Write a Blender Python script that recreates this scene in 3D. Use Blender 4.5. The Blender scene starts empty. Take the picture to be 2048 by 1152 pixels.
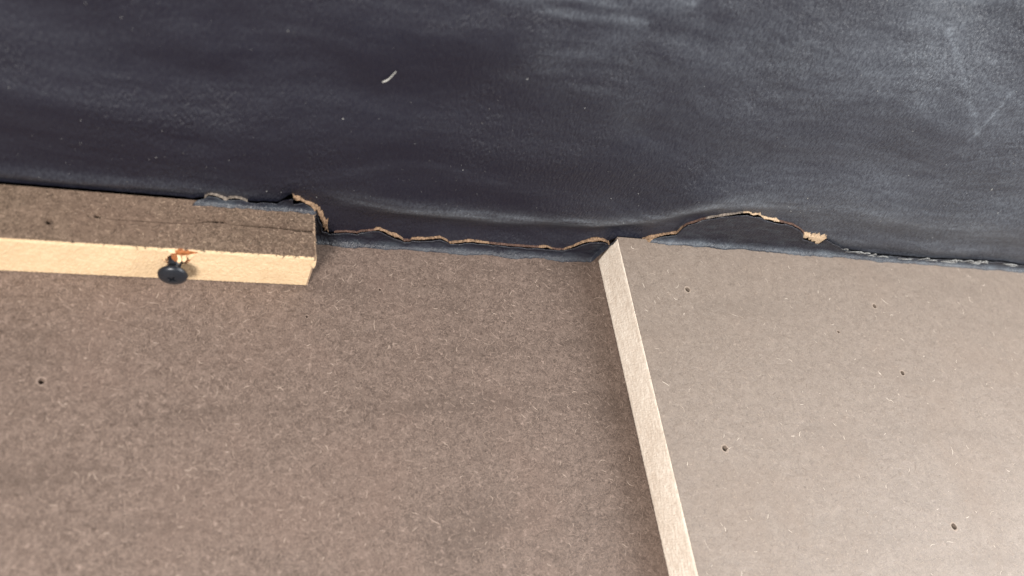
import bpy, bmesh, math, random
from mathutils import Vector, Matrix, noise
random.seed(7)
scene = bpy.context.scene
COL = scene.collection
MM = 0.001

# ------------------------------------------------------------------ camera
cam_data = bpy.data.cameras.new('camera')
camera = bpy.data.objects.new('camera', cam_data)
COL.objects.link(camera)
RIGHT = Vector((0.92534075, -0.14478682, 0.35040158))
DOWN = Vector((0.04818744, -0.87180125, -0.48748391))
AHEAD = Vector((0.37606178, 0.46797368, -0.79973632))
m = Matrix((RIGHT, -DOWN, -AHEAD)).transposed().to_4x4()
m.translation = Vector((-0.16832, -0.17186, 0.27))
camera.matrix_world = m
cam_data.sensor_width = 36.0
cam_data.lens = 36.0 * 1713.06 / 2048.0
cam_data.clip_start = 0.005
cam_data.clip_end = 50.0
cam_data.dof.use_dof = True
cam_data.dof.focus_distance = 0.338
cam_data.dof.aperture_fstop = 9.0
scene.camera = camera

# ------------------------------------------------------------------ light
world = bpy.data.worlds.new('World')
scene.world = world
world.use_nodes = True
bg = world.node_tree.nodes['Background']
bg.inputs['Color'].default_value = (0.78, 0.88, 1.0, 1)
bg.inputs['Strength'].default_value = 0.20


def area_light(name, loc, target, size, size_y, power, color):
    d = bpy.data.lights.new(name, 'AREA')
    d.shape = 'RECTANGLE'
    d.size = size
    d.size_y = size_y
    d.energy = power
    d.color = color
    o = bpy.data.objects.new(name, d)
    COL.objects.link(o)
    o.location = loc
    o.rotation_euler = (Vector(target) - Vector(loc)).to_track_quat('-Z', 'Y').to_euler()
    return o


area_light('window_light_key', (-0.37, -0.39, 0.40), (-0.10, -0.05, 0.0), 0.11, 0.11, 6.7, (1.0, 0.935, 0.865))
area_light('side_light', (0.37, -0.19, 0.38), (0.13, -0.04, 0.05), 0.46, 0.46, 5.9, (1.0, 0.975, 0.935))  # unseen area light, placed at right for the sheen and falloff

scene.view_settings.view_transform = 'Standard'
scene.view_settings.look = 'None'
scene.view_settings.exposure = 0.0
scene.view_settings.gamma = 1.0
scene.render.engine = 'CYCLES'

# ------------------------------------------------------------------ sizes (metres)
BATTEN_H, BATTEN_D, BATTEN_X = 0.01945, 0.01759, -0.12097
BOARD_H = 0.01780
WALL_Y = 0.0028
TEAR = [(-161.71, 19.17, 18.88), (-159.43, 20.54, 20.25), (-157.3, 21.59, 21.16), (-156.15, 23.35, 22.78), (-155.07, 23.81, 22.67), (-153.8, 23.72, 22.43), (-152.16, 22.96, 21.66), (-150.98, 21.69, 21.11), (-150.18, 21.52, 21.14), (-149.44, 22.51, 21.64), (-148.52, 23.17, 21.78), (-147.42, 23.4, 21.95), (-145.78, 22.78, 21.91), (-144.42, 21.81, 21.52), (-143.23, 21.25, 20.96), (-140.28, 21.16, 20.81), (-139.37, 21.83, 21.54), (-137.24, 21.92, 21.57), (-133.93, 21.91, 21.61), (-132.23, 24.27, 23.83), (-130.58, 26.74, 26.31), (-129.58, 27.78, 27.5), (-128.75, 27.43, 23.35), (-127.37, 26.76, 23.4), (-126.12, 25.78, 23.43), (-124.93, 23.87, 22.98), (-123.65, 23.6, 22.11), (-122.18, 23.06, 21.26), (-120.15, 21.82, 18.78), (-118.92, 20.73, 15.51), (-117.86, 19.62, 12.45), (-116.61, 15.39, 10.31), (-115.94, 15.12, 6.45), (-114.99, 14.29, 6.23), (-113.93, 6.61, 5.95), (-113.26, 5.51, 4.68), (-110.34, 6.42, 5.82), (-107.68, 6.95, 6.28), (-104.9, 6.88, 6.28), (-103.03, 6.79, 6.19), (-101.95, 7.89, 7.23), (-97.87, 8.79, 8.36), (-97.22, 9.39, 8.72), (-96.63, 10.64, 8.82), (-95.31, 10.65, 8.83), (-93.82, 9.83, 8.17), (-90.94, 8.15, 6.47), (-87.96, 7.49, 4.77), (-85.89, 5.5, 4.13), (-84.57, 3.73, 3.21), (-82.26, 3.93, 3.37), (-81.8, 5.17, 4.58), (-77.02, 5.96, 4.92), (-74.07, 6.88, 5.67), (-71.33, 7.78, 6.57), (-69.45, 6.6, 5.9), (-67.94, 5.53, 5.0), (-66.28, 4.17, 3.47), (-61.58, 5.58, 4.73), (-60.94, 6.59, 4.83), (-57.6, 7.17, 5.27), (-53.95, 6.41, 5.35), (-51.17, 6.14, 5.33), (-48.12, 5.69, 5.22), (-39.5, 5.47, 5.07), (-29.49, 5.59, 5.11), (-27.46, 6.4, 5.19), (-25.59, 7.0, 5.17), (-23.41, 5.38, 4.91), (-20.49, 4.86, 4.41), (-17.92, 5.17, 4.69), (-16.64, 6.61, 5.68), (-15.21, 8.13, 6.85), (-13.81, 10.22, 8.59), (-12.34, 12.12, 10.13), (-9.08, 14.44, 12.28), (-4.96, 15.35, 13.2), (-2.4, 13.81, 12.73), (-1.09, 13.23, 12.69), (0.18, 15.31, 14.78), (1.38, 16.23, 15.51), (7.14, 16.79, 16.07), (12.57, 17.12, 16.58), (13.87, 18.22, 16.78), (15.79, 20.35, 18.03), (17.04, 20.98, 18.88), (19.73, 22.41, 20.54), (22.41, 23.36, 21.91), (25.43, 24.33, 22.92), (25.38, 25.68, 24.98), (25.65, 28.52, 27.66), (26.43, 30.31, 29.62), (28.59, 32.26, 31.52), (31.14, 34.64, 34.04), (33.9, 36.48, 35.58), (39.58, 39.61, 37.96), (42.99, 41.01, 39.43), (45.59, 42.28, 40.54), (48.62, 43.06, 40.93), (51.51, 41.35, 40.03), (52.91, 42.24, 40.09), (54.43, 42.63, 40.31), (56.52, 40.28, 39.61), (59.19, 39.53, 38.52), (61.85, 39.86, 37.83), (64.01, 39.95, 37.4), (66.32, 38.66, 37.29), (70.06, 37.72, 37.2), (73.93, 37.11, 36.52), (77.54, 35.87, 35.17), (80.82, 34.38, 33.67), (84.46, 32.29, 31.21), (87.04, 31.31, 27.66), (87.64, 32.13, 27.39), (90.12, 31.85, 26.91), (92.76, 31.57, 26.05), (94.85, 31.22, 25.3), (96.95, 30.88, 24.55), (98.51, 30.31, 24.71), (98.06, 29.89, 28.97), (102.08, 27.77, 27.4), (114.9, 22.66, 22.27), (134.33, 20.69, 20.29), (165.21, 20.8, 20.39), (196.35, 22.4, 21.98), (215.84, 23.48, 22.84), (231.06, 21.84, 21.41)]
TORN = [(-157.29, -149.86), (-149.86, -143.56), (-129.56, -113.46), (-111.48, -97.32), (-97.32, -84.99), (-82.19, -67.3), (-66.74, -50.6), (-29.18, -22.82), (-17.81, -0.95), (12.72, 25.65), (32.22, 46.19), (46.19, 56.76), (56.76, 67.62), (84.88, 98.85)]
RIDGE = [(-215.4, 27.5), (-174.0, 31.1), (-121.0, 31.1), (-92.4, 27.5), (-53.8, 25.9), (-13.0, 28.1), (12.0, 35.9), (32.3, 48.0), (67.0, 50.3), (123.3, 47.1), (201.7, 45.1)]

# ------------------------------------------------------------------ helpers


def tag(o, label, category, group=None, kind=None):
    o['label'] = label
    o['category'] = category
    if group:
        o['group'] = group
    if kind:
        o['kind'] = kind
    return o


def thing(name, loc, label, category, group=None):
    o = bpy.data.objects.new(name, None)
    o.empty_display_size = 0.01
    COL.objects.link(o)
    o.location = loc
    return tag(o, label, category, group)


def link(name, me, material, parent=None, smooth=False):
    o = bpy.data.objects.new(name, me)
    COL.objects.link(o)
    mats = material if isinstance(material, (list, tuple)) else [material]
    for mt in mats:
        me.materials.append(mt)
    if smooth:
        for poly in me.polygons:
            poly.use_smooth = True
    if parent:
        o.parent = parent
        o.matrix_parent_inverse = Matrix.Translation(-Vector(parent.location))
    return o


def mesh_from(name, verts, faces):
    me = bpy.data.meshes.new(name)
    me.from_pydata(verts, [], faces)
    me.update()
    return me


def box_mesh(name, x0, x1, y0, y1, z0, z1):
    v = [(x0, y0, z0), (x1, y0, z0), (x1, y1, z0), (x0, y1, z0), (x0, y0, z1), (x1, y0, z1), (x1, y1, z1), (x0, y1, z1)]
    f = [(3, 2, 1, 0), (4, 5, 6, 7), (0, 1, 5, 4), (1, 2, 6, 5), (2, 3, 7, 6), (3, 0, 4, 7)]
    return mesh_from(name, v, f)


def interp(pts, x, k=1):
    if x <= pts[0][0]:
        return pts[0][k]
    for a, b in zip(pts, pts[1:]):
        if x <= b[0]:
            t = (x - a[0]) / (b[0] - a[0])
            return a[k] + t * (b[k] - a[k])
    return pts[-1][k]


def smooth_step(a, b, x):
    t = min(1, max(0, (x - a) / (b - a)))
    return t * t * (3 - 2 * t)


def nz(x, y=0.0, z=0.0):
    return noise.noise(Vector((x, y, z)))


def cut(obj, cutter_mesh):
    """subtract a closed mesh from an object and bake the result"""
    c = bpy.data.objects.new('cutter', cutter_mesh)
    COL.objects.link(c)
    md = obj.modifiers.new('b', 'BOOLEAN')
    md.operation = 'DIFFERENCE'
    md.solver = 'EXACT'
    md.use_self = True
    md.object = c
    dg = bpy.context.evaluated_depsgraph_get()
    me = bpy.data.meshes.new_from_object(obj.evaluated_get(dg))
    obj.modifiers.clear()
    obj.data = me
    bpy.data.objects.remove(c)
    return obj


# ------------------------------------------------------------------ materials


class Nodes:
    def __init__(self, name):
        self.mat = bpy.data.materials.new(name)
        self.mat.use_nodes = True
        self.t = self.mat.node_tree
        self.b = self.t.nodes['Principled BSDF']
        self.co = self.new('ShaderNodeTexCoord').outputs['Object']

    def new(self, kind, **kw):
        n = self.t.nodes.new(kind)
        for k, v in kw.items():
            setattr(n, k, v)
        return n

    def put(self, sock, v):
        if isinstance(v, bpy.types.NodeSocket):
            self.t.links.new(v, sock)
        else:
            sock.default_value = v

    def mapped(self, scale=(1, 1, 1), rot=(0, 0, 0), vec=None, loc=(0, 0, 0)):
        n = self.new('ShaderNodeMapping')
        self.put(n.inputs['Vector'], vec or self.co)
        n.inputs['Scale'].default_value = scale
        n.inputs['Rotation'].default_value = rot
        n.inputs['Location'].default_value = loc
        return n.outputs[0]

    def noise(self, scale, detail=2.0, rough=0.5, distort=0.0, vec=None):
        n = self.new('ShaderNodeTexNoise')
        self.put(n.inputs['Vector'], vec or self.co)
        n.inputs['Scale'].default_value = scale
        n.inputs['Detail'].default_value = detail
        n.inputs['Roughness'].default_value = rough
        n.inputs['Distortion'].default_value = distort
        return n.outputs['Fac']

    def voronoi(self, scale, feature='F1', vec=None, rnd=1.0):
        n = self.new('ShaderNodeTexVoronoi', feature=feature)
        self.put(n.inputs['Vector'], vec or self.co)
        n.inputs['Scale'].default_value = scale
        n.inputs['Randomness'].default_value = rnd
        return n.outputs['Distance']

    def math(self, op, a, b=0.0, c=0.0):
        n = self.new('ShaderNodeMath', operation=op)
        self.put(n.inputs[0], a)
        self.put(n.inputs[1], b)
        self.put(n.inputs[2], c)
        return n.outputs[0]

    def ramp(self, v, a, b, lo=0.0, hi=1.0, smooth=True):
        n = self.new('ShaderNodeMapRange', interpolation_type='SMOOTHSTEP' if smooth else 'LINEAR')
        self.put(n.inputs['Value'], v)
        n.inputs['From Min'].default_value = a
        n.inputs['From Max'].default_value = b
        n.inputs['To Min'].default_value = lo
        n.inputs['To Max'].default_value = hi
        return n.outputs[0]

    def mix(self, fac, a, b, blend='MIX'):
        n = self.new('ShaderNodeMix', data_type='RGBA', blend_type=blend)
        self.put(n.inputs[0], fac)
        self.put(n.inputs[6], a if isinstance(a, bpy.types.NodeSocket) else (*a, 1))
        self.put(n.inputs[7], b if isinstance(b, bpy.types.NodeSocket) else (*b, 1))
        return n.outputs[2]

    def bump(self, height, dist, strength=1.0, normal=None):
        n = self.new('ShaderNodeBump')
        self.put(n.inputs['Height'], height)
        n.inputs['Distance'].default_value = dist
        n.inputs['Strength'].default_value = strength
        if normal is not None:
            self.put(n.inputs['Normal'], normal)
        return n.outputs[0]

    def curls(self, scale, width, seed, stretch=(1, 1, 1), rot=0.0):
        """thin curled fibre lines: the level lines of a noise field, broken up by a mask"""
        v = self.mapped(stretch, (0, 0, rot), loc=(seed, seed * 0.7, 0))
        f = self.noise(scale, 1.5, 0.5, 0.6, v)
        d = self.math('ABSOLUTE', self.math('SUBTRACT', f, 0.5))
        line = self.ramp(d, 0.0, width, 1.0, 0.0)
        brk = self.ramp(self.noise(scale * 1.3, 2, 0.5, 0, self.mapped(loc=(seed * 3, 1, 0))), 0.50, 0.62)
        return self.math('MULTIPLY', line, brk)

    def finish(self, color, rough, normal=None, spec=0.5):
        self.put(self.b.inputs['Base Color'], color if isinstance(color, bpy.types.NodeSocket) else (*color, 1))
        self.put(self.b.inputs['Roughness'], rough)
        self.b.inputs['Specular IOR Level'].default_value = spec
        if normal is not None:
            self.put(self.b.inputs['Normal'], normal)
        return self.mat


def fibreboard(name, dark, mid, light, red, rough, spec, seed, streak=0.35):
    n = Nodes(name)
    big = n.noise(26, 3, 0.55, 0.3, n.mapped(loc=(seed, 0, 0)))
    med = n.noise(260, 3, 0.6, 0.4)
    fine = n.noise(1350, 4, 0.66, 1.6)
    col = n.mix(n.ramp(fine, 0.36, 0.64), dark, mid)
    col = n.mix(n.ramp(med, 0.35, 0.75, 0.0, 0.35), col, light)
    col = n.mix(n.ramp(big, 0.46, 0.72, 0.0, 0.35), col, red)
    smear = n.noise(55, 4, 0.6, 0.4, n.mapped((0.22, 1, 1), (0, 0, 0.04), loc=(seed, 2, 0)))
    col = n.mix(n.ramp(smear, 0.50, 0.72, 0.0, 0.40), col, dark)
    li = n.curls(520, 0.034, 1.3 + seed)
    dk = n.curls(480, 0.034, 11.9 + seed, (1, 1.4, 1), 0.7)
    col = n.mix(n.math('MULTIPLY', li, streak), col, tuple(min(1, c * 1.6) for c in light))
    col = n.mix(n.math('MULTIPLY', dk, 0.5), col, tuple(c * 0.45 for c in dark))
    h = n.math('ADD', n.math('MULTIPLY', fine, 0.8), n.math('MULTIPLY', med, 1.2))
    nor = n.bump(h, 0.00024, 0.75)
    r = n.math('ADD', n.ramp(fine, 0.3, 0.7, -0.06, 0.08), n.ramp(big, 0.35, 0.7, rough - 0.05, rough + 0.06))
    return n.finish(col, r, nor, spec)


def cut_fibre(name, a, b, speck, sx, seed):
    n = Nodes(name)
    v = n.mapped(sx, loc=(seed, seed, 0))
    f = n.noise(900, 4, 0.65, 0.5, v)
    g = n.noise(120, 2, 0.5, 0.0, v)
    col = n.mix(n.ramp(f, 0.3, 0.7), a, b)
    col = n.mix(n.ramp(n.noise(1600, 2, 0.6, 0.3, v), 0.60, 0.72, 0, 0.55), col, speck)
    col = n.mix(n.ramp(g, 0.4, 0.75, 0, 0.35), col, speck)
    col = n.mix(n.ramp(n.noise(45, 3, 0.6, 0.3, v), 0.45, 0.8, 0, 0.3), col, speck)
    return n.finish(col, 0.85, n.bump(f, 0.0003, 0.6), 0.2)


MAT_LOWER = fibreboard('brown_fibreboard_rough', (0.056, 0.039, 0.031), (0.166, 0.122, 0.102), (0.215, 0.163, 0.138), (0.145, 0.099, 0.081), 0.55, 0.35, 0.0, 0.5)
MAT_RAISED = fibreboard('brown_fibreboard_smooth', (0.135, 0.106, 0.087), (0.208, 0.167, 0.139), (0.255, 0.211, 0.178), (0.180, 0.137, 0.109), 0.42, 0.55, 3.0, 0.3)
MAT_BATTEN = fibreboard('brown_batten_face', (0.045, 0.030, 0.021), (0.165, 0.117, 0.086), (0.235, 0.172, 0.13), (0.13, 0.083, 0.065), 0.8, 0.25, 5.0, 0.5)
MAT_BATTEN_CUT = cut_fibre('tan_sawn_face', (0.535, 0.395, 0.245), (0.635, 0.49, 0.325), (0.45, 0.315, 0.19), (0.6, 1, 1), 2.0)
MAT_BATTEN_END = cut_fibre('brown_sawn_end', (0.24, 0.165, 0.115), (0.42, 0.31, 0.22), (0.13, 0.085, 0.06), (1, 1, 1), 8.0)
MAT_BOARD_CUT = cut_fibre('pale_sawn_edge', (0.66, 0.575, 0.49), (0.86, 0.785, 0.695), (0.50, 0.41, 0.33), (1, 0.35, 1.0), 6.0)


def plain(name, col, rough, spec=0.3, var=0.35, scale=900, dist=0.0002):
    n = Nodes(name)
    f = n.noise(scale, 3, 0.6, 0.4)
    c = n.mix(n.ramp(f, 0.3, 0.7), tuple(x * (1 - var) for x in col), tuple(min(1, x * (1 + var * 0.6)) for x in col))
    return n.finish(c, rough, n.bump(f, dist, 0.6), spec)


MAT_TORN = plain('torn_tan_backing', (0.225, 0.150, 0.098), 0.9, 0.1, 0.5, 1200, 0.0004)
MAT_TORN_DARK = plain('torn_brown_backing', (0.10, 0.062, 0.050), 0.9, 0.1, 0.5, 1200, 0.0004)
MAT_TORN_GREY = plain('torn_grey_backing', (0.17, 0.145, 0.125), 0.9, 0.1, 0.5, 1200, 0.0004)
MAT_TORN_PALE = plain('torn_cream_backing', (0.42, 0.315, 0.215), 0.9, 0.1, 0.3, 1200, 0.0004)
MAT_ORANGE = plain('split_orange_wood', (0.30, 0.105, 0.035), 0.6, 0.35, 0.4, 700, 0.0004)
MAT_CHIP = plain('pale_wood_chip', (0.78, 0.56, 0.36), 0.8, 0.2, 0.25, 900, 0.0003)
MAT_SCREW = plain('black_oxide_steel', (0.019, 0.022, 0.029), 0.34, 0.5, 0.2, 1500, 0.00003)
MAT_SCREW.node_tree.nodes['Principled BSDF'].inputs['Metallic'].default_value = 0.35
MAT_DUST = plain('pale_dust', (0.42, 0.42, 0.40), 0.9, 0.1, 0.2)
MAT_FRAY = plain('frayed_grey_thread', (0.27, 0.275, 0.275), 0.8, 0.2, 0.4)
MAT_GAP_BLACK = plain('gap_black', (0.008, 0.008, 0.010), 0.9, 0.1, 0.2)


def vinyl(name, hem=False):
    n = Nodes(name)
    wear_sheen = n.new('ShaderNodeAttribute', attribute_name='wear_sheen').outputs['Fac']
    warp = n.new('ShaderNodeTexNoise')
    n.put(warp.inputs['Vector'], n.co)
    warp.inputs['Scale'].default_value = 9
    warp.inputs['Detail'].default_value = 1
    addv = n.new('ShaderNodeVectorMath', operation='MULTIPLY_ADD')
    n.put(addv.inputs[0], warp.outputs['Color'])
    addv.inputs[1].default_value = (0.05, 0.05, 0.05)
    n.put(addv.inputs[2], n.co)
    wv = n.mapped((0.10, 1, 1.0), (0, 0.10, 0), addv.outputs[0])
    streak = n.noise(230, 4, 0.62, 0.2, wv)
    cloud = n.noise(34, 4, 0.6, 0.5, wv)
    grain = n.voronoi(780, 'SMOOTH_F1', n.mapped((1.5, 1, 0.75)))
    fine = n.noise(950, 3, 0.62, 0.7, n.mapped((1.5, 1, 0.7)))
    # dust in wiped streaks and on raised grain; the attribute adds painted sheen
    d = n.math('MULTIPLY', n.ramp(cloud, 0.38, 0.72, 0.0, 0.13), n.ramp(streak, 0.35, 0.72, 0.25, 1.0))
    d = n.math('ADD', d, n.math('MULTIPLY', wear_sheen, n.ramp(streak, 0.30, 0.68, 0.62, 1.0)))
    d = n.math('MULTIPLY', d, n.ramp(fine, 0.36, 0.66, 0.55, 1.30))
    col = n.mix(n.ramp(cloud, 0.35, 0.7), (0.0044, 0.0046, 0.0112), (0.0068, 0.0073, 0.0155))
    if hem:
        col = n.mix(n.ramp(n.noise(400, 3, 0.6, 0.2, n.mapped((0.3, 1, 1))), 0.40, 0.75, 0.0, 0.35), col, (0.045, 0.058, 0.070))
    if hem:
        d = n.math('MULTIPLY', wear_sheen, n.ramp(fine, 0.3, 0.7, 0.6, 1.3))  # on the hem: mostly painted light along the foot
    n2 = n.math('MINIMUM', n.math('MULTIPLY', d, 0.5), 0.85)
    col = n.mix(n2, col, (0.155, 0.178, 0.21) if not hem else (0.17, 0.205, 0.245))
    r = n.math('ADD', n.ramp(fine, 0.3, 0.7, -0.05, 0.05), n.ramp(cloud, 0.35, 0.7, 0.40, 0.48))
    h = n.math('MULTIPLY', n.math('ADD', n.math('MULTIPLY', grain, 0.8), n.math('MULTIPLY', fine, 0.8)), n.ramp(n.noise(22, 3, 0.6, 0.4), 0.35, 0.65, 0.35, 1.0))
    nor = n.bump(h, 0.00055, 0.95)
    return n.finish(col, r, nor, 0.5)


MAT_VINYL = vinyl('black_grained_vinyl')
MAT_HEM = vinyl('black_vinyl_hem', True)


def fibre_material(name, a, b, c):
    n = Nodes(name)
    g = n.new('ShaderNodeNewGeometry').outputs['Random Per Island']
    col = n.mix(n.ramp(g, 0.0, 0.75), a, b)
    col = n.mix(n.ramp(g, 0.90, 0.96), col, c)
    return n.finish(col, 0.6, None, 0.4)


MAT_FIBRE_LOWER = fibre_material('loose_fibres_brown', (0.055, 0.039, 0.031), (0.235, 0.178, 0.149), (0.38, 0.305, 0.255))
MAT_FIBRE_RAISED = fibre_material('loose_fibres_pale', (0.12, 0.09, 0.072), (0.29, 0.235, 0.195), (0.70, 0.63, 0.55))
MAT_FIBRE_BATTEN = fibre_material('loose_fibres_batten', (0.06, 0.04, 0.028), (0.215, 0.155, 0.115), (0.32, 0.24, 0.175))


def fibres(name, spots, z, material, parent, lmin, lmax, wid, lift=0.0):
    """little curled wood fibres lying on a face: each a bent three-sided sliver"""
    vs, fs = [], []
    for (x, y) in spots:
        L = random.uniform(lmin, lmax) * (1.0 if random.random() < 0.9 else 1.8)
        w = wid * random.uniform(0.6, 1.5)
        a = random.uniform(0, 2 * math.pi)
        bend = random.gauss(0, 1.7)
        k = 5
        px, py = x, y
        base = len(vs)
        for i in range(k):
            t = i / (k - 1)
            ww = w * (math.sin(math.pi * (0.12 + 0.76 * t)))
            nx, ny = -math.sin(a), math.cos(a)
            hh = z + lift * math.sin(math.pi * t)
            vs += [(px + nx * ww, py + ny * ww, hh - 0.00003), (px, py, hh + ww * 0.55), (px - nx * ww, py - ny * ww, hh - 0.00003)]
            a += bend / k
            px += math.cos(a) * L / k
            py += math.sin(a) * L / k
        for i in range(k - 1):
            o = base + i * 3
            fs += [(o, o + 3, o + 4, o + 1), (o + 1, o + 4, o + 5, o + 2), (o + 2, o + 5, o + 3, o)]
        e = base + (k - 1) * 3
        fs += [(base, base + 1, base + 2), (e + 2, e + 1, e)]
    me = mesh_from(name, vs, fs)
    o = link(name, me, material, parent, True)
    o['kind'] = 'stuff'
    return o


def hole_cutter(items):
    """ragged little pits: (x, y, z_top, radius, depth)"""
    bm = bmesh.new()
    for (x, y, z, r, dep) in items:
        k = 11
        ph = random.random() * 6
        rings = []
        for (zz, s) in ((z + 0.002, 1.12), (z, 1.0), (z - dep * 0.4, 0.72), (z - dep, 0.35)):
            ring = []
            for i in range(k):
                a = ph + 2 * math.pi * i / k
                rr = r * s * (1 + 0.28 * nz(math.cos(a) * 1.7 + x * 900, math.sin(a) * 1.7, zz * 300))
                ring.append(bm.verts.new((x + rr * math.cos(a), y + rr * 1.05 * math.sin(a), zz)))
            rings.append(ring)
        for a, b in zip(rings, rings[1:]):
            for i in range(k):
                bm.faces.new((a[i], b[i], b[(i + 1) % k], a[(i + 1) % k]))
        bm.faces.new(rings[0])
        bm.faces.new(rings[-1][::-1])
    bmesh.ops.recalc_face_normals(bm, faces=bm.faces)
    me = bpy.data.meshes.new('cut')
    bm.to_mesh(me)
    bm.free()
    return me


def pit_rims(name, items, material, parent):
    """a ragged raised lip pushed up round each pit"""
    for (x, y, z, r, dep) in items:
        k, vs, fs = 14, [], []
        for j, (s, h) in enumerate(((0.95, -0.0001), (1.12, 0.00013), (1.55, -0.00008))):
            for i in range(k):
                a = 2 * math.pi * i / k
                q = 1 + 0.22 * nz(math.cos(a) * 2 + x * 700, math.sin(a) * 2, j * 0.4)
                vs.append((x + r * s * q * math.cos(a), y + r * s * q * math.sin(a), z + h * (0.6 + 0.8 * (nz(a * 2, x * 500) + 0.5))))
        for j in range(2):
            for i in range(k):
                b = (i + 1) % k
                fs.append((j * k + i, j * k + b, (j + 1) * k + b, (j + 1) * k + i))
        link(name, mesh_from(name, vs, fs), material, parent, True)


# ------------------------------------------------------------------ lower panel
lower = thing('fibreboard_panel', (-0.05, -0.15, -0.012), 'dark brown fibreboard panel at the bottom, between the tan batten and the pale cut edge', 'panel')
lower_body = link('panel_face', box_mesh('panel_face', -0.60, 0.60, -0.60, 0.05, -0.012, 0.0), MAT_LOWER, lower)
PITS_LOWER = [(-0.20113, -0.05487, 0, 0.0008, 0.003), (-0.12145, -0.02975, 0, 0.0004, 0.003), (-0.0946, -0.0175, 0, 0.0004, 0.002)]
PITS_LOWER = [(a, c, d, r * 1.35, e) for a, c, d, r, e in PITS_LOWER]
cut(lower_body, hole_cutter(PITS_LOWER))
pit_rims('pit_rim', PITS_LOWER, MAT_FIBRE_LOWER, lower)
spots = []
for _ in range(8500):
    spots.append((random.uniform(-0.25, 0.0), random.uniform(-0.175, -0.001)))
spots = [s for s in spots if not (s[0] < BATTEN_X + 0.002 and s[1] > -BATTEN_D - 0.001)]
fibres('surface_fibres', spots, 0.0, MAT_FIBRE_LOWER, lower, 0.0012, 0.0036, 0.000115)

# ------------------------------------------------------------------ raised panel
raised = thing('raised_fibreboard_panel', (0.15, -0.15, 0.0002), 'lighter grey-brown raised fibreboard panel on the right, dotted with small pin holes', 'panel')
EDGE_T = 0.0005
raised_body = link('panel_face', box_mesh('panel_face', EDGE_T, 0.60, -0.60, 0.0022, 0.0002, BOARD_H), MAT_RAISED, raised)
PITS_RAISED = [(0.02745, -0.02071, BOARD_H, 0.00085, 0.004), (0.12466, -0.02383, BOARD_H, 0.0008, 0.004), (0.12577, -0.05629, BOARD_H, 0.0008, 0.004),
               (0.02467, -0.0876, BOARD_H, 0.0009, 0.004), (0.12142, -0.12156, BOARD_H, 0.0010, 0.004), (0.0985, -0.0375, BOARD_H, 0.0005, 0.002)]
PITS_RAISED = [(a, c, d, r * 1.35, e) for a, c, d, r, e in PITS_RAISED]
cut(raised_body, hole_cutter(PITS_RAISED))
pit_rims('pit_rim', PITS_RAISED, MAT_FIBRE_RAISED, raised)


def sawn_face(name, origin, du, dv, nu, nv, thick, normal, material, parent, rough=0.00012, jag=0.00015, seed=0.0):
    """a sawn face: slab with a slightly furry surface and ragged long borders"""
    origin, du, dv, normal = Vector(origin), Vector(du), Vector(dv), Vector(normal)
    lu, lv = du.length, dv.length
    vs, fs = [], []
    for i in range(nu + 1):
        for j in range(nv + 1):
            u, v = i / nu, j / nv
            p = origin + du * u + dv * v
            d = rough * (nz(u * lu * 1400 + seed, v * lv * 1400, 3.1) + 0.6 * nz(u * lu * 3300, v * lv * 3300 + seed, 1.7))
            if j in (0, nv):
                s = 1 if j == nv else -1
                p += dv.normalized() * (s * jag * (0.3 * nz(u * lu * 180 + seed, j) + 0.7 * nz(u * lu * 1500 + seed, j + 5) - 0.3))
                d -= thick * 0.35
            vs.append(tuple(p + normal * d))
    w = nv + 1
    for i in range(nu):
        for j in range(nv):
            fs.append((i * w + j, (i + 1) * w + j, (i + 1) * w + j + 1, i * w + j + 1))
    back = len(vs)
    for i in range(nu + 1):
        for j in (0, nv):
            vs.append(tuple(Vector(vs[i * w + j]) - normal * thick * 1.2))
    for i in range(nu):
        fs.append((i * w, back + 2 * i, back + 2 * i + 2, (i + 1) * w))
        fs.append((i * w + nv, (i + 1) * w + nv, back + 2 * i + 3, back + 2 * i + 1))
        fs.append((back + 2 * i, back + 2 * i + 1, back + 2 * i + 3, back + 2 * i + 2))
    bm = bmesh.new()
    me = mesh_from(name, vs, fs)
    bm.from_mesh(me)
    bmesh.ops.holes_fill(bm, edges=[e for e in bm.edges if e.is_boundary])
    bmesh.ops.recalc_face_normals(bm, faces=bm.faces)
    bm.to_mesh(me)
    bm.free()
    return link(name, me, material, parent, False)


e = sawn_face('cut_edge', (0.0, 0.0012, 0.0003), (0, -0.46, 0), (0, 0, BOARD_H - 0.00045), 900, 20, EDGE_T, (-1, 0, 0), MAT_BOARD_CUT, raised)
e['label'] = 'pale sawn edge of the raised panel'
spots = [(random.uniform(0.001, 0.26), random.uniform(-0.19, -0.001)) for _ in range(4200)]
fibres('surface_fibres', spots, BOARD_H, MAT_FIBRE_RAISED, raised, 0.0010, 0.0032, 0.00009)

# ------------------------------------------------------------------ batten
batten = thing('wooden_batten', (-0.25, -0.009, 0.0), 'brown fibreboard batten with a bright tan sawn face, holding the black screw', 'batten')
FACE_T = 0.0006
body = link('batten_body', box_mesh('batten_body', -0.60, BATTEN_X - FACE_T, -BATTEN_D + FACE_T, 0.0022, 0.0002, BATTEN_H), MAT_BATTEN, batten)
PITS_BATTEN = [(-0.18878, -0.00686, BATTEN_H, 0.0009, 0.003), (-0.20214, -0.01018, BATTEN_H, 0.0008, 0.003), (-0.15342, -0.00527, BATTEN_H, 0.0009, 0.002), (-0.1513, -0.0055, BATTEN_H, 0.0006, 0.0015)]
PITS_BATTEN = [(a, c, d, r * 1.3, e) for a, c, d, r, e in PITS_BATTEN]
cut(body, hole_cutter(PITS_BATTEN))
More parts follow.
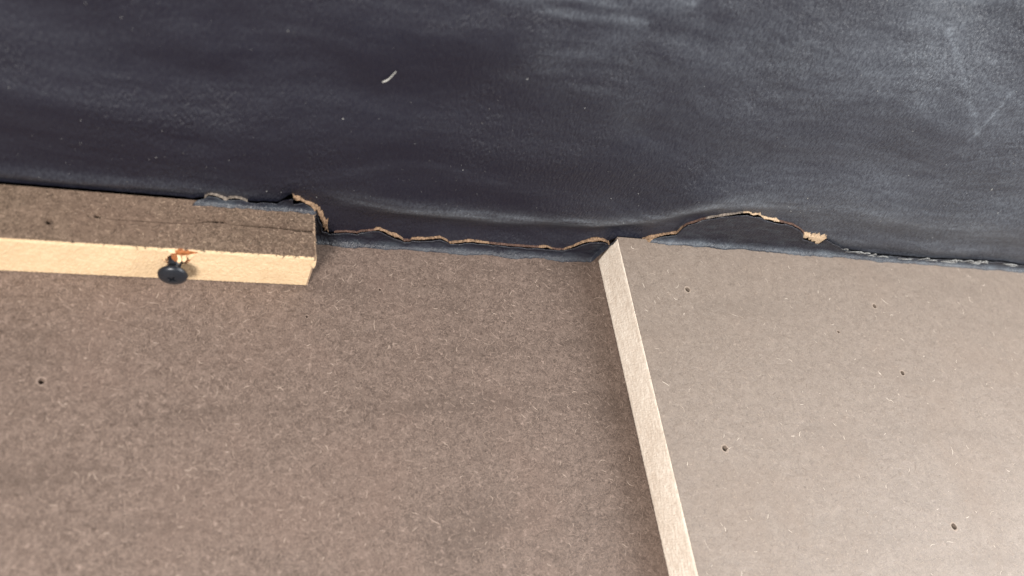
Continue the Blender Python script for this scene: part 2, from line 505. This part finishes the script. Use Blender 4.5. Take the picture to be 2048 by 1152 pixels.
# the long split in its top face
CRACK = [(-187.29, -7.67, .05), (-179.36, -7.69, .10), (-167.51, -7.55, .10), (-159.91, -7.05, .05), (-155.29, -5.64, .28), (-151.37, -5.47, .25), (-148.99, -6.45, .06), (-139.35, -6.38, .22), (-132.79, -6.4, .16), (-126.12, -6.83, .25), (-119.5, -6.6, .28)]
vs, fs = [], []
N = 150
for i in range(N + 1):
    x = CRACK[0][0] + (CRACK[-1][0] - CRACK[0][0]) * i / N
    y = interp(CRACK, x, 1) + 0.18 * nz(x * 0.9) + 0.1 * nz(x * 3.1)
    w = max(0.04, 2.4 * interp(CRACK, x, 2) * (0.8 + 0.7 * nz(x * 1.3, 4)))
    for (yy, zz) in ((y - w * 1.1, 0.4), (y + w * 1.1, 0.4), (y + w * 0.6, -5.0), (y - w * 0.6, -5.0)):
        vs.append((x * MM, yy * MM, BATTEN_H + zz * MM))
for i in range(N):
    for j in range(4):
        a, b = i * 4 + j, i * 4 + (j + 1) % 4
        fs.append((a, a + 4, b + 4, b))
fs += [(0, 1, 2, 3), (N * 4 + 3, N * 4 + 2, N * 4 + 1, N * 4)]
cm = mesh_from('split', vs, fs)
bmx = bmesh.new()
bmx.from_mesh(cm)
bmesh.ops.recalc_face_normals(bmx, faces=bmx.faces)
bmx.to_mesh(cm)
bmx.free()
cut(body, cm)
face = sawn_face('sawn_face', (-0.40, -BATTEN_D, 0.0003), (0.40 + BATTEN_X - 0.0006, 0, 0), (0, 0, BATTEN_H - 0.00045), 1100, 24, FACE_T, (0, -1, 0), MAT_BATTEN_CUT, batten, 0.00016, 0.0003, 4.0)
face['label'] = 'bright tan sawn front face'
sawn_face('sawn_end', (BATTEN_X, -BATTEN_D + 0.0003, 0.0003), (0, BATTEN_D + 0.001, 0), (0, 0, BATTEN_H - 0.00045), 90, 80, FACE_T, (1, 0, 0), MAT_BATTEN_END, batten, 0.0003, 0.0004, 9.0)

# torn-out pocket round the screw
SX, SZ = -0.16543, 0.0121


def blob_cutter(cx, cy, cz, rx, ry, rz, seed):
    bm = bmesh.new()
    bmesh.ops.create_icosphere(bm, subdivisions=3, radius=1.0)
    for v in bm.verts:
        d = 1 + 0.30 * noise.noise(v.co * 2.3 + Vector((seed, 0, 0))) + 0.12 * noise.noise(v.co * 6 + Vector((seed, 3, 0)))
        v.co = Vector((cx + v.co.x * rx * d, cy + v.co.y * ry * d, cz + v.co.z * rz * d))
    me = bpy.data.meshes.new('cut')
    bm.to_mesh(me)
    bm.free()
    return me


for target in (body, face):
    cut(target, blob_cutter(SX + 0.0006, -BATTEN_D, SZ + 0.0009, 0.0042, 0.0026, 0.0031, 1.0))
for ob in (body,):
    ob.data.materials.append(MAT_ORANGE)
    idx = len(ob.data.materials) - 1
    for poly in ob.data.polygons:
        c = poly.center
        if (Vector((c.x - SX - 0.0006, c.y + BATTEN_D, c.z - SZ - 0.0009))).length < 0.0066 and c.y < -BATTEN_D + 0.004 and len(poly.vertices) < 8 and poly.area < 2e-6 and c.z < BATTEN_H - 0.0002:
            poly.material_index = idx


def shard(name, outline, thick, material, parent, bulge=0.0):
    """a torn chip: outline points (x, y, z) in mm, pushed back into the wood by its thickness"""
    k = len(outline)
    c = sum((Vector(p) for p in outline), Vector()) / k + Vector((0.1, -bulge, 0.1))
    vs = [tuple(Vector(p) * MM) for p in outline] + [tuple((Vector(p) + Vector((0.05, thick, -0.1))) * MM) for p in outline] + [tuple(c * MM)]
    fs = [(i, (i + 1) % k, 2 * k) for i in range(k)] + [(i, i + k, (i + 1) % k + k, (i + 1) % k) for i in range(k)] + [tuple(range(2 * k - 1, k - 1, -1))]
    me = mesh_from(name, vs, fs)
    bm = bmesh.new()
    bm.from_mesh(me)
    bmesh.ops.recalc_face_normals(bm, faces=bm.faces)
    bmesh.ops.subdivide_edges(bm, edges=bm.edges, cuts=2, use_grid_fill=True)
    for v in bm.verts:
        v.co += Vector((nz(v.co.x * 2500, v.co.z * 2500), nz(v.co.z * 2500, v.co.x * 2500, 2), nz(v.co.x * 2500, v.co.y * 2500, 4))) * 0.00022
    bm.to_mesh(me)
    bm.free()
    return link(name, me, material, parent, False)


Y = -BATTEN_D * 1000
shard('splinter', [(-165.9, Y - 0.2, 18.7), (-164.2, Y - 0.4, 19.4), (-161.0, Y - 0.3, 19.1), (-158.4, Y - 0.1, 18.6), (-160.6, Y - 0.4, 17.9), (-162.6, Y - 0.6, 17.2), (-165.6, Y - 0.5, 17.2)], 1.6, MAT_ORANGE, batten, 0.25)
shard('splinter', [(-169.4, Y + 0.3, 15.2), (-168.0, Y + 0.1, 16.8), (-166.6, Y + 0.2, 16.9), (-166.9, Y + 0.9, 15.0), (-167.7, Y + 1.0, 12.6), (-168.9, Y + 0.6, 12.0)], 1.4, MAT_ORANGE, batten, -0.2)
shard('splinter', [(-167.8, Y - 0.3, 18.9), (-165.8, Y - 0.4, 19.35), (-165.4, Y - 0.5, 18.2), (-166.9, Y - 0.2, 17.4)], 1.2, MAT_CHIP, batten, 0.2)
shard('splinter', [(-166.9, Y - 0.2, 16.9), (-165.2, Y - 0.5, 17.2), (-164.6, Y - 1.3, 15.6), (-165.4, Y - 1.5, 14.6), (-166.5, Y - 0.9, 15.4)], 1.0, MAT_ORANGE, batten, 0.3)
shard('splinter', [(-164.9, Y - 0.3, 16.6), (-163.9, Y - 0.9, 16.8), (-163.4, Y - 1.4, 15.2), (-164.1, Y - 1.8, 13.9), (-164.9, Y - 1.5, 14.4)], 1.0, MAT_CHIP, batten, 0.4)
shard('splinter', [(-163.3, Y - 0.2, 16.5), (-162.3, Y - 0.9, 16.7), (-161.9, Y - 1.0, 15.1), (-162.7, Y - 1.3, 13.8), (-163.4, Y - 0.9, 14.6)], 1.0, MAT_CHIP, batten, 0.4)
shard('splinter', [(-161.4, Y - 0.2, 17.2), (-159.9, Y - 0.6, 17.7), (-159.3, Y - 0.2, 17.4), (-160.4, Y - 0.5, 16.0), (-160.9, Y - 0.2, 14.2), (-161.6, Y + 0.3, 15.2)], 0.8, MAT_CHIP, batten, 0.3)
for k in range(26):
    a = random.uniform(0, 2 * math.pi)
    cx, cz = SX * 1000 + 0.5 + 4.0 * math.cos(a), SZ * 1000 + 1.2 + 2.8 * math.sin(a)
    if cz > 19.0:
        cz = 18.8
    dx, dz = random.uniform(0.2, 0.9) * math.cos(a + 2.6), random.uniform(0.2, 0.9) * math.sin(a + 2.6)
    s = random.uniform(0.12, 0.3)
    shard('splinter', [(cx - s, Y - 0.1, cz), (cx + dx, Y - random.uniform(0.2, 0.9), cz + dz), (cx + s, Y - 0.1, cz + s), (cx, Y + 0.2, cz - s)], 0.35, random.choice((MAT_ORANGE, MAT_CHIP, MAT_CHIP)), batten, 0.0)
shard('splinter', [(-121.6, Y + 1.6, 18.9), (-120.6, Y + 1.2, 18.3), (-120.5, Y - 0.1, 15.0), (-120.9, Y - 0.6, 13.6), (-121.9, Y - 0.2, 14.6), (-121.9, Y + 0.3, 17.6)], 0.8, MAT_BATTEN_CUT, batten, 0.3)

spots = []
for _ in range(2600):
    x = random.uniform(-0.25, BATTEN_X - 0.0006)
    if random.random() < 0.5:
        x = random.uniform(-0.172, BATTEN_X - 0.0006)
    y = random.uniform(-BATTEN_D + 0.0004, 0.0015)
    if abs(y * 1000 - interp(CRACK, x * 1000, 1)) > 0.9 or x < -0.187:
        spots.append((x, y))
fibres('surface_fibres', spots, BATTEN_H, MAT_FIBRE_BATTEN, batten, 0.0007, 0.0020, 0.00011, 0.00006)
# fuzz along the end arris
spots = [(BATTEN_X + random.gauss(-0.0003, 0.0002), random.uniform(-BATTEN_D, 0)) for _ in range(90)]
fibres('edge_fuzz', spots, BATTEN_H - 0.0002, MAT_FIBRE_BATTEN, batten, 0.0004, 0.0009, 0.00008, 0.0001)

# ------------------------------------------------------------------ screw
screw = thing('screw', (SX, -BATTEN_D, SZ), 'black cross-head screw sticking out of the tan batten face', 'screw')
HEAD_R, HEAD_OUT = 0.0047, 0.0050


def lathe(name, prof, seg=48):
    vs, fs = [], []
    for (r, d) in prof:
        for i in range(seg):
            a = 2 * math.pi * i / seg
            vs.append((r * math.cos(a), -d, r * math.sin(a)))
    for j in range(len(prof) - 1):
        for i in range(seg):
            b = (i + 1) % seg
            fs.append((j * seg + i, j * seg + b, (j + 1) * seg + b, (j + 1) * seg + i))
    fs.append(tuple(range(seg - 1, -1, -1)))
    fs.append(tuple(range((len(prof) - 1) * seg, len(prof) * seg)))
    me = mesh_from(name, vs, fs)
    bm = bmesh.new()
    bm.from_mesh(me)
    bmesh.ops.recalc_face_normals(bm, faces=bm.faces)
    bm.to_mesh(me)
    bm.free()
    return me


TILT = Matrix.Rotation(math.radians(-5), 4, 'X') @ Matrix.Rotation(math.radians(-5), 4, 'Z')
prof = [(0.0019, HEAD_OUT - 0.0013), (0.0026, HEAD_OUT - 0.0006), (HEAD_R - 0.0002, HEAD_OUT - 0.0001), (HEAD_R, HEAD_OUT + 0.0002), (HEAD_R - 0.0001, HEAD_OUT + 0.00045)]
for k in range(1, 9):
    a = math.radians(8 + 80 * k / 8)
    prof.append((max(0.0002, HEAD_R * math.cos(a)), HEAD_OUT + 0.0004 + 0.0019 * math.sin(a)))
head = link('head', lathe('head', prof), MAT_SCREW, None, True)
cross = bmesh.new()
for (wx, wz) in ((0.0019, 0.00042), (0.00042, 0.0019)):
    top, dep = HEAD_OUT + 0.004, HEAD_OUT + 0.0004
    q = []
    for (s, d) in ((1.0, top), (0.55, dep)):
        q.append([cross.verts.new((sx * wx * s, -d, sz * wz * (s if wz > wx else 1))) for sx, sz in ((-1, -1), (1, -1), (1, 1), (-1, 1))])
    for i in range(4):
        cross.faces.new((q[0][i], q[0][(i + 1) % 4], q[1][(i + 1) % 4], q[1][i]))
    cross.faces.new(q[0])
    cross.faces.new(q[1][::-1])
bmesh.ops.recalc_face_normals(cross, faces=cross.faces)
cm = bpy.data.meshes.new('cut')
cross.to_mesh(cm)
cross.free()
cut(head, cm)
SPIN = Matrix.Rotation(math.radians(28), 4, 'Y')
head.data.transform(Matrix.Translation((SX, -BATTEN_D, SZ)) @ TILT @ SPIN)
head.parent = screw
head.matrix_parent_inverse = Matrix.Translation(-Vector(screw.location))
# threaded shank
vs, fs = [], []
seg, turns, pitch = 20, 9, 0.0013
NN = seg * turns
for i in range(NN + 1):
    a = 2 * math.pi * i / seg
    d0 = HEAD_OUT - 0.0004 - pitch * i / seg
    for (r, dd) in ((0.00185, 0.0), (0.00185, -0.0004), (0.0022, -0.00065), (0.00185, -0.0009)):
        vs.append((r * math.cos(a), -(d0 + dd), r * math.sin(a)))
for i in range(NN):
    for j in range(3):
        a = i * 4 + j
        fs.append((a, a + 4, a + 5, a + 1))
me = mesh_from('shank', vs, fs)
me.transform(Matrix.Translation((SX, -BATTEN_D, SZ)) @ TILT)
link('shank', me, MAT_SCREW, screw, False)
me = lathe('core', [(0.00187, -0.008), (0.00187, HEAD_OUT - 0.0003)], 20)
me.transform(Matrix.Translation((SX, -BATTEN_D, SZ)) @ TILT)
link('core', me, MAT_SCREW, screw, True)

# ------------------------------------------------------------------ black vinyl covering
cover = thing('vinyl_covering', (0.0, 0.01, 0.0), 'black grained vinyl covering standing behind the panels, torn along its lower edge', 'covering')
for i in range(1, len(TEAR)):
    if TEAR[i][0] <= TEAR[i - 1][0]:
        TEAR[i] = (TEAR[i - 1][0] + 0.2, TEAR[i][1], TEAR[i][2])
TEAR = [(-600, 19.4, 19.2), (-163.5, 19.5, 19.3)] + TEAR + [(300, 21.5, 21.0), (600, 21.5, 21.0)]


def base_z(x):
    """top of whatever stands in front of the foot of the covering (mm)"""
    b = BATTEN_H * 1000 * (1 - smooth_step(-121.0, -118.5, x))
    return b + BOARD_H * 1000 * smooth_step(-3.5, 0.0, x)


def columns():
    xs, x = [], -600.0
    while x < 600:
        xs.append(x)
        x += 0.34 if -166 < x < 104 else (0.9 if -220 < x < 236 else 6.0)
    return xs


XS = columns()


def lips(x):
    j = 0.16 * nz(x * 1.7, 2.0) + 0.10 * nz(x * 4.3, 6.0)
    on = smooth_step(-166, -160, x)
    u = interp(TEAR, x, 1) + j * on
    l = interp(TEAR, x, 2) + j * on + 0.08 * nz(x * 5.1, 9.0) * on
    return u, min(l, u - 0.02)


def foot_profile(x, z):
    """forward reach (mm, towards the camera) of the lower strip at height z"""
    b = base_z(x)
    r = 2.9
    dz = max(0.0, z - b) * r / 4.6
    f = 0.0
    if dz < r:
        f = r - math.sqrt(max(0.0, r * r - (r - dz) ** 2))
    f *= 0.75 + 0.35 * nz(x * 0.09, 3.0) + 0.12 * nz(x * 0.5, z * 0.2)
    return f + 0.25 * nz(x * 0.06, z * 0.15, 8)


# lower strip, from the tear down to the panels
rows = 18
vs, fs, hem_sheen = [], [], []
for x in XS:
    u, l = lips(x)
    b = base_z(x) - 0.25
    for j in range(rows + 1):
        t = (j / rows) ** 1.3
        z = b + (l - b) * t
        f = foot_profile(x, z)
        lip = smooth_step(2.5, 0.0, l - z) * smooth_step(0.8, 3.5, l - b)
        f += lip * (0.55 + 0.45 * nz(x * 0.35, 1.5))
        f += 1.6 * math.exp(-((x + 129.0) / 2.6) ** 2) * smooth_step(20, 27, z)
        vs.append((x * MM, WALL_Y - f * MM, z * MM))
        hem_sheen.append(max(0.0, math.exp(-((z - b - 1.0) / 1.5) ** 2) * (0.20 + 0.34 * smooth_step(0, 20, x)) * (0.75 + 0.6 * nz(x * 0.12, 2.2) + 0.4 * nz(x * 0.7, z * 0.5))))  # skylight on the curved foot painted in pale blue, with settled dust
w = rows + 1
for i in range(len(XS) - 1):
    for j in range(rows):
        fs.append((i * w + j, (i + 1) * w + j, (i + 1) * w + j + 1, i * w + j + 1))
me = mesh_from('hem_strip', vs, fs)
at = me.attributes.new('wear_sheen', 'FLOAT', 'POINT')
at.data.foreach_set('value', hem_sheen)
strip = link('hem_strip', me, MAT_HEM, cover, True)
sm = strip.modifiers.new('thickness', 'SOLIDIFY')
sm.thickness = 0.0004
sm.offset = 1
strip['label'] = 'dull bluish-black strip left below the tear'

# main sheet, from the tear upwards
HEIGHTS = [0.0]
z = 0.0
while z < 240:
    z += 0.5 if z < 26 else (0.9 if z < 60 else (1.4 if z < 175 else 6.0))
    HEIGHTS.append(z)


def sheet_y(x, z, above):
    """depth (mm) of the main sheet: leaning back a little, with folds pulled towards the tears"""
    zz = max(0.0, z - 34.0)
    y = 1.5 + 0.13 * zz * smooth_step(0, 40, zz) + 0.0007 * zz * zz
    rz = interp(RIDGE, x, 1) + 1.5 * nz(x * 0.03, 1)
    amp = 2.3 * smooth_step(-128, -85, x) * (1 - smooth_step(10, 75, x)) + 0.9
    sig = 12.0 if z > rz else 7.5
    y -= amp * math.exp(-((z - rz) / sig) ** 2)
    y += 1.1 * smooth_step(-112, -90, x) * (1 - smooth_step(0, 20, x)) * math.exp(-((z - rz + 13) / 7) ** 2)
    y -= 1.3 * (1 - smooth_step(-170, -125, x)) * math.exp(-((z - 24.5) / 3.6) ** 2)
    y -= 1.1 * smooth_step(84, 120, x) * math.exp(-((z - 27) / 4.5) ** 2)
    y += 1.2 * nz(x * 0.012, z * 0.02, 5) + 0.7 * nz(x * 0.03 + z * 0.02, z * 0.06, 2)
    y += 0.10 * nz(x * 0.14, z * 0.35, 7)
    return y


def seg_dist(x, z, pts):
    best = 1e9
    for (ax, az), (bx, bz) in zip(pts, pts[1:]):
        dx, dz = bx - ax, bz - az
        t = max(0, min(1, ((x - ax) * dx + (z - az) * dz) / (dx * dx + dz * dz)))
        d = (x - ax - t * dx) ** 2 + (z - az - t * dz) ** 2
        best = min(best, d)
    return math.sqrt(best)


WIPES = [([(-85.2, 116.5), (-69.0, 114.5), (-45.2, 116.3), (-21.7, 121.1)], 2.0, 0.5),
         ([(-79.6, 117.8), (-63.1, 119.3), (-40.1, 122.6)], 1.5, 0.45),
         ([(-83.6, 112.1), (-63.8, 110.1), (-34.0, 111.7)], 1.6, 0.45),
         ([(-62.6, 99.5), (-36.4, 99.4), (-4.3, 108.5), (48.7, 107.2), (86.9, 104.1)], 9, 0.3),
         ([(-48.2, 86.5), (-27.3, 81.9), (-13.8, 75.2)], 9, 0.25),
         ([(-33.2, 110.1), (2.2, 113.3), (44.1, 112.6), (79.4, 106.7)], 14, 0.22),
         ([(69.6, 139.3), (99.2, 116.1), (140.7, 88.2), (180.2, 58.7)], 9, 0.25),
         ([(78.7, 129.6), (100.6, 113.7), (124.8, 95.0)], 0.7, 0.6),
         ([(125.4, 85.6), (126.3, 93.7), (126.3, 114.6)], 0.8, 0.5),
         ([(53.4, 148.5), (91.4, 144.1)], 20, 0.25),
         ([(28.4, 20.9), (88.9, 27.4), (147.3, 27.1), (220.7, 34.7)], 3, 0.2),
         ([(-76.8, 84.2), (-59.1, 91.3), (-46.0, 100.8)], 4, 0.25)]


def wear_sheen_at(x, z):
    """dust and scuffing on the sheet: rubbed folds, wiped arcs, plus painted highlights and sheen"""
    rz = interp(RIDGE, x, 1)
    k = smooth_step(-130, -70, x) * (1 - 0.75 * smooth_step(15, 70, x))
    q = 1.1 * k * math.exp(-((z - rz + 2.0) / 4.2) ** 2) * (0.55 + 0.8 * max(0, nz(x * 0.05, z * 0.4, 3) + 0.5))  # rubbed fold, paled further to paint its highlight
    q += 0.30 * (1 - smooth_step(-160, -120, x)) * math.exp(-((z - 25.0) / 3.5) ** 2)
    q += 0.62 * smooth_step(-90, 120, x + 0.45 * (z - 60)) ** 1.8 * (0.8 + 0.45 * nz(x * 0.02, z * 0.03, 1))  # sheen growing to the right, painted as a pale film
    for pts, width, s in WIPES:
        d = seg_dist(x, z, pts)
        if d < width * 2.5:
            q += (1.9 * s if width < 3 else 0.6 * s) * math.exp(-(d / width) ** 2) * (0.6 + 0.9 * nz(x * 0.06, z * 0.3, 6))
    return max(0.0, q)


wear_sheen = []
vs, fs = [], []
w = len(HEIGHTS)
for x in XS:
    u, l = lips(x)
    tuck = 1.1 * smooth_step(-164, -158, x)
    for h in HEIGHTS:
        k = max(0.0, 1 - h / 40.0)
        z = (u - 0.35 * (u - l) - tuck * math.exp(-h / 1.2)) * k + 20.0 * (1 - k) + h
        y = sheet_y(x, z, h)
        near = math.exp(-h / 2.2)
        y = y * (1 - near) + near * (0.75 + 0.25 * nz(x * 0.5, 3))
        vs.append((x * MM, WALL_Y + y * MM, z * MM))
        wear_sheen.append(wear_sheen_at(x, z))
for i in range(len(XS) - 1):
    for j in range(w - 1):
        fs.append((i * w + j, (i + 1) * w + j, (i + 1) * w + j + 1, i * w + j + 1))
me = mesh_from('main_sheet', vs, fs)
at = me.attributes.new('wear_sheen', 'FLOAT', 'POINT')
at.data.foreach_set('value', wear_sheen)
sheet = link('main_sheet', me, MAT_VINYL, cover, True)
sm = sheet.modifiers.new('thickness', 'SOLIDIFY')
sm.thickness = 0.0004
sm.offset = 1

# black plane added behind it to keep the open tear dark
link('gap_darkener', box_mesh('gap_darkener', -0.59, 0.59, 0.0135, 0.0155, 0.0, 0.042), MAT_GAP_BLACK, cover)

# torn edges with the backing showing
KIND = [MAT_TORN_GREY, MAT_TORN_GREY, MAT_TORN, MAT_TORN_DARK, MAT_TORN, MAT_TORN, MAT_TORN, MAT_TORN, MAT_TORN, MAT_TORN, MAT_TORN_GREY, MAT_TORN_PALE, MAT_TORN_PALE, MAT_TORN_PALE]
GAPS = [(-85.2, -82.0), (-67.6, -66.4), (-50.9, -29.0), (-23.2, -17.6), (25.4, 32.6), (67.0, 85.2)]
for (a, b), mt in list(zip(TORN, KIND)) + [(q, MAT_TORN_DARK) for q in GAPS]:
    n = max(8, int((b - a) / 0.22))
    vs, fs = [], []
    for i in range(n + 1):
        x = a + (b - a) * i / n
        u, l = lips(x)
        end = min(1.0, i / 3.0, (n - i) / 3.0)
        mid = (u + l) / 2
        thin = max(0.08, (0.34 if x < 84 else 0.75) + 0.75 * nz(x * 0.55, 4.4) + 0.45 * nz(x * 2.1, 5.0)) if (x < -130 or x > -113) else 0.62 + 0.5 * nz(x * 1.5, 4)
        hu = (u - mid) * (0.1 + 0.9 * end) * thin + 0.03
        hl = (mid - l) * (0.1 + 0.9 * end) * thin + 0.05
        jl = 0.16 * nz(x * 3.7, 1.2) * end
        ju = 0.22 * nz(x * 2.9, 7.2) * end
        fl = foot_profile(x, l)
        for (f, zz) in ((fl + 0.28 + 0.2 * nz(x * 0.9, 2), mid - hl + jl), (0.35 + 0.5 * fl + 0.35 * nz(x * 1.9, 3), mid + 0.2 * nz(x * 2)), (-0.35 + 0.2 * nz(x * 2.2, 8), mid + hu + ju), (-1.0, mid + hu * 0.7), (-0.6, mid - hl * 0.8)):
            vs.append((x * MM, WALL_Y - f * MM, zz * MM))
    for i in range(n):
        for j in range(5):
            k = (j + 1) % 5
            fs.append((i * 5 + j, (i + 1) * 5 + j, (i + 1) * 5 + k, i * 5 + k))
    fs += [(0, 1, 2, 3, 4), tuple(n * 5 + j for j in (4, 3, 2, 1, 0))]
    link('torn_edge', mesh_from('torn_edge', vs, fs), mt, cover, False)

# frayed threads on the right
random.seed(21)
for q in range(22):
    x0 = random.uniform(108, 222) if q > 8 else random.uniform(165, 222)
    zt = interp(TEAR, x0, 1)
    L = random.uniform(3, 13)
    rise = random.uniform(0.4, 3.4)
    n, k = 14, 5
    vs, fs = [], []
    ph = random.uniform(-0.6, 0.6)
    for i in range(n + 1):
        t = i / n
        x = x0 + L * t
        z = interp(TEAR, x, 1) + rise * math.sin(math.pi * t + ph * t) + 0.25 * nz(x * 0.8, q) - 0.4
        y = WALL_Y * 1000 - 1.9 - 0.8 * math.sin(math.pi * t) + 0.2 * nz(x, q)
        r = 0.36 * math.sin(math.pi * (0.08 + 0.84 * t)) * (0.7 + 0.6 * nz(x * 0.9, q * 3))
        for j in range(k):
            a = 2 * math.pi * j / k
            vs.append((x * MM, (y + r * math.cos(a)) * MM, (z + r * 0.9 * math.sin(a)) * MM))
    for i in range(n):
        for j in range(k):
            b = (j + 1) % k
            fs.append((i * k + j, (i + 1) * k + j, (i + 1) * k + b, i * k + b))
    fs += [tuple(range(k)), tuple(n * k + j for j in range(k - 1, -1, -1))]
    link('frayed_thread', mesh_from('frayed_thread', vs, fs), MAT_FRAY, cover, True)


# ------------------------------------------------------------------ lint and dust on the vinyl
def wall_point(x, z):
    u, l = lips(x)
    h = z - 20
    return WALL_Y + sheet_y(x, z, h) * MM


def curl(name, pts, r, material):
    k = 6
    vs, fs = [], []
    n = len(pts)
    for i, p in enumerate(pts):
        t = i / (n - 1)
        rr = r * (0.35 + 0.65 * math.sin(math.pi * (0.1 + 0.8 * t)))
        for j in range(k):
            a = 2 * math.pi * j / k
            vs.append((p[0], p[1] + rr * 0.6 * math.cos(a), p[2] + rr * math.sin(a)))
    for i in range(n - 1):
        for j in range(k):
            b = (j + 1) % k
            fs.append((i * k + j, (i + 1) * k + j, (i + 1) * k + b, i * k + b))
    fs += [tuple(range(k)), tuple((n - 1) * k + j for j in range(k - 1, -1, -1))]
    return link(name, mesh_from(name, vs, fs), material, None, True)


pts = []
for i in range(7):
    t = i / 6
    x, z = -109.9 + 3.2 * t, 78.4 + 4.6 * t - 1.0 * math.sin(math.pi * t)
    pts.append((x * MM, wall_point(x, z) - 0.0012, z * MM))
tag(curl('lint_fleck', pts, 0.0004, MAT_DUST), 'small pale curl of lint clinging to the black vinyl', 'lint')

random.seed(5)
vs, fs = [], []
for q in range(900):
    x, z = random.uniform(-215, 180), 26 + 150 * random.random() ** 1.2
    if random.random() < 0.25:
        z = random.uniform(24, 60)
    u, l = lips(x)
    if z < u + 2:
        continue
    r = (0.055 if x < -90 else 0.07) * random.lognormvariate(0, 0.45)
    ll = r * random.choice((1, 1, 1.5, 3.5))
    a = random.uniform(0, math.pi)
    y = wall_point(x, z) * 1000 - 0.42
    o = len(vs)
    ca, sa = math.cos(a), math.sin(a)
    for (p, s, d) in ((ll, 0, 0.1), (0, r, 0.1), (-ll, 0, 0.1), (0, -r, 0.1), (0, 0, -r), (0, 0, 0.4)):
        vs.append(((x + p * ca - s * sa) * MM, (y + d) * MM, (z + p * sa + s * ca) * MM))
    for i in range(4):
        fs += [(o + i, o + (i + 1) % 4, o + 4), (o + (i + 1) % 4, o + i, o + 5)]
dust = link('dust_specks', mesh_from('dust_specks', vs, fs), MAT_DUST, None)
tag(dust, 'tiny pale dust specks scattered over the black vinyl', 'dust', kind='stuff')
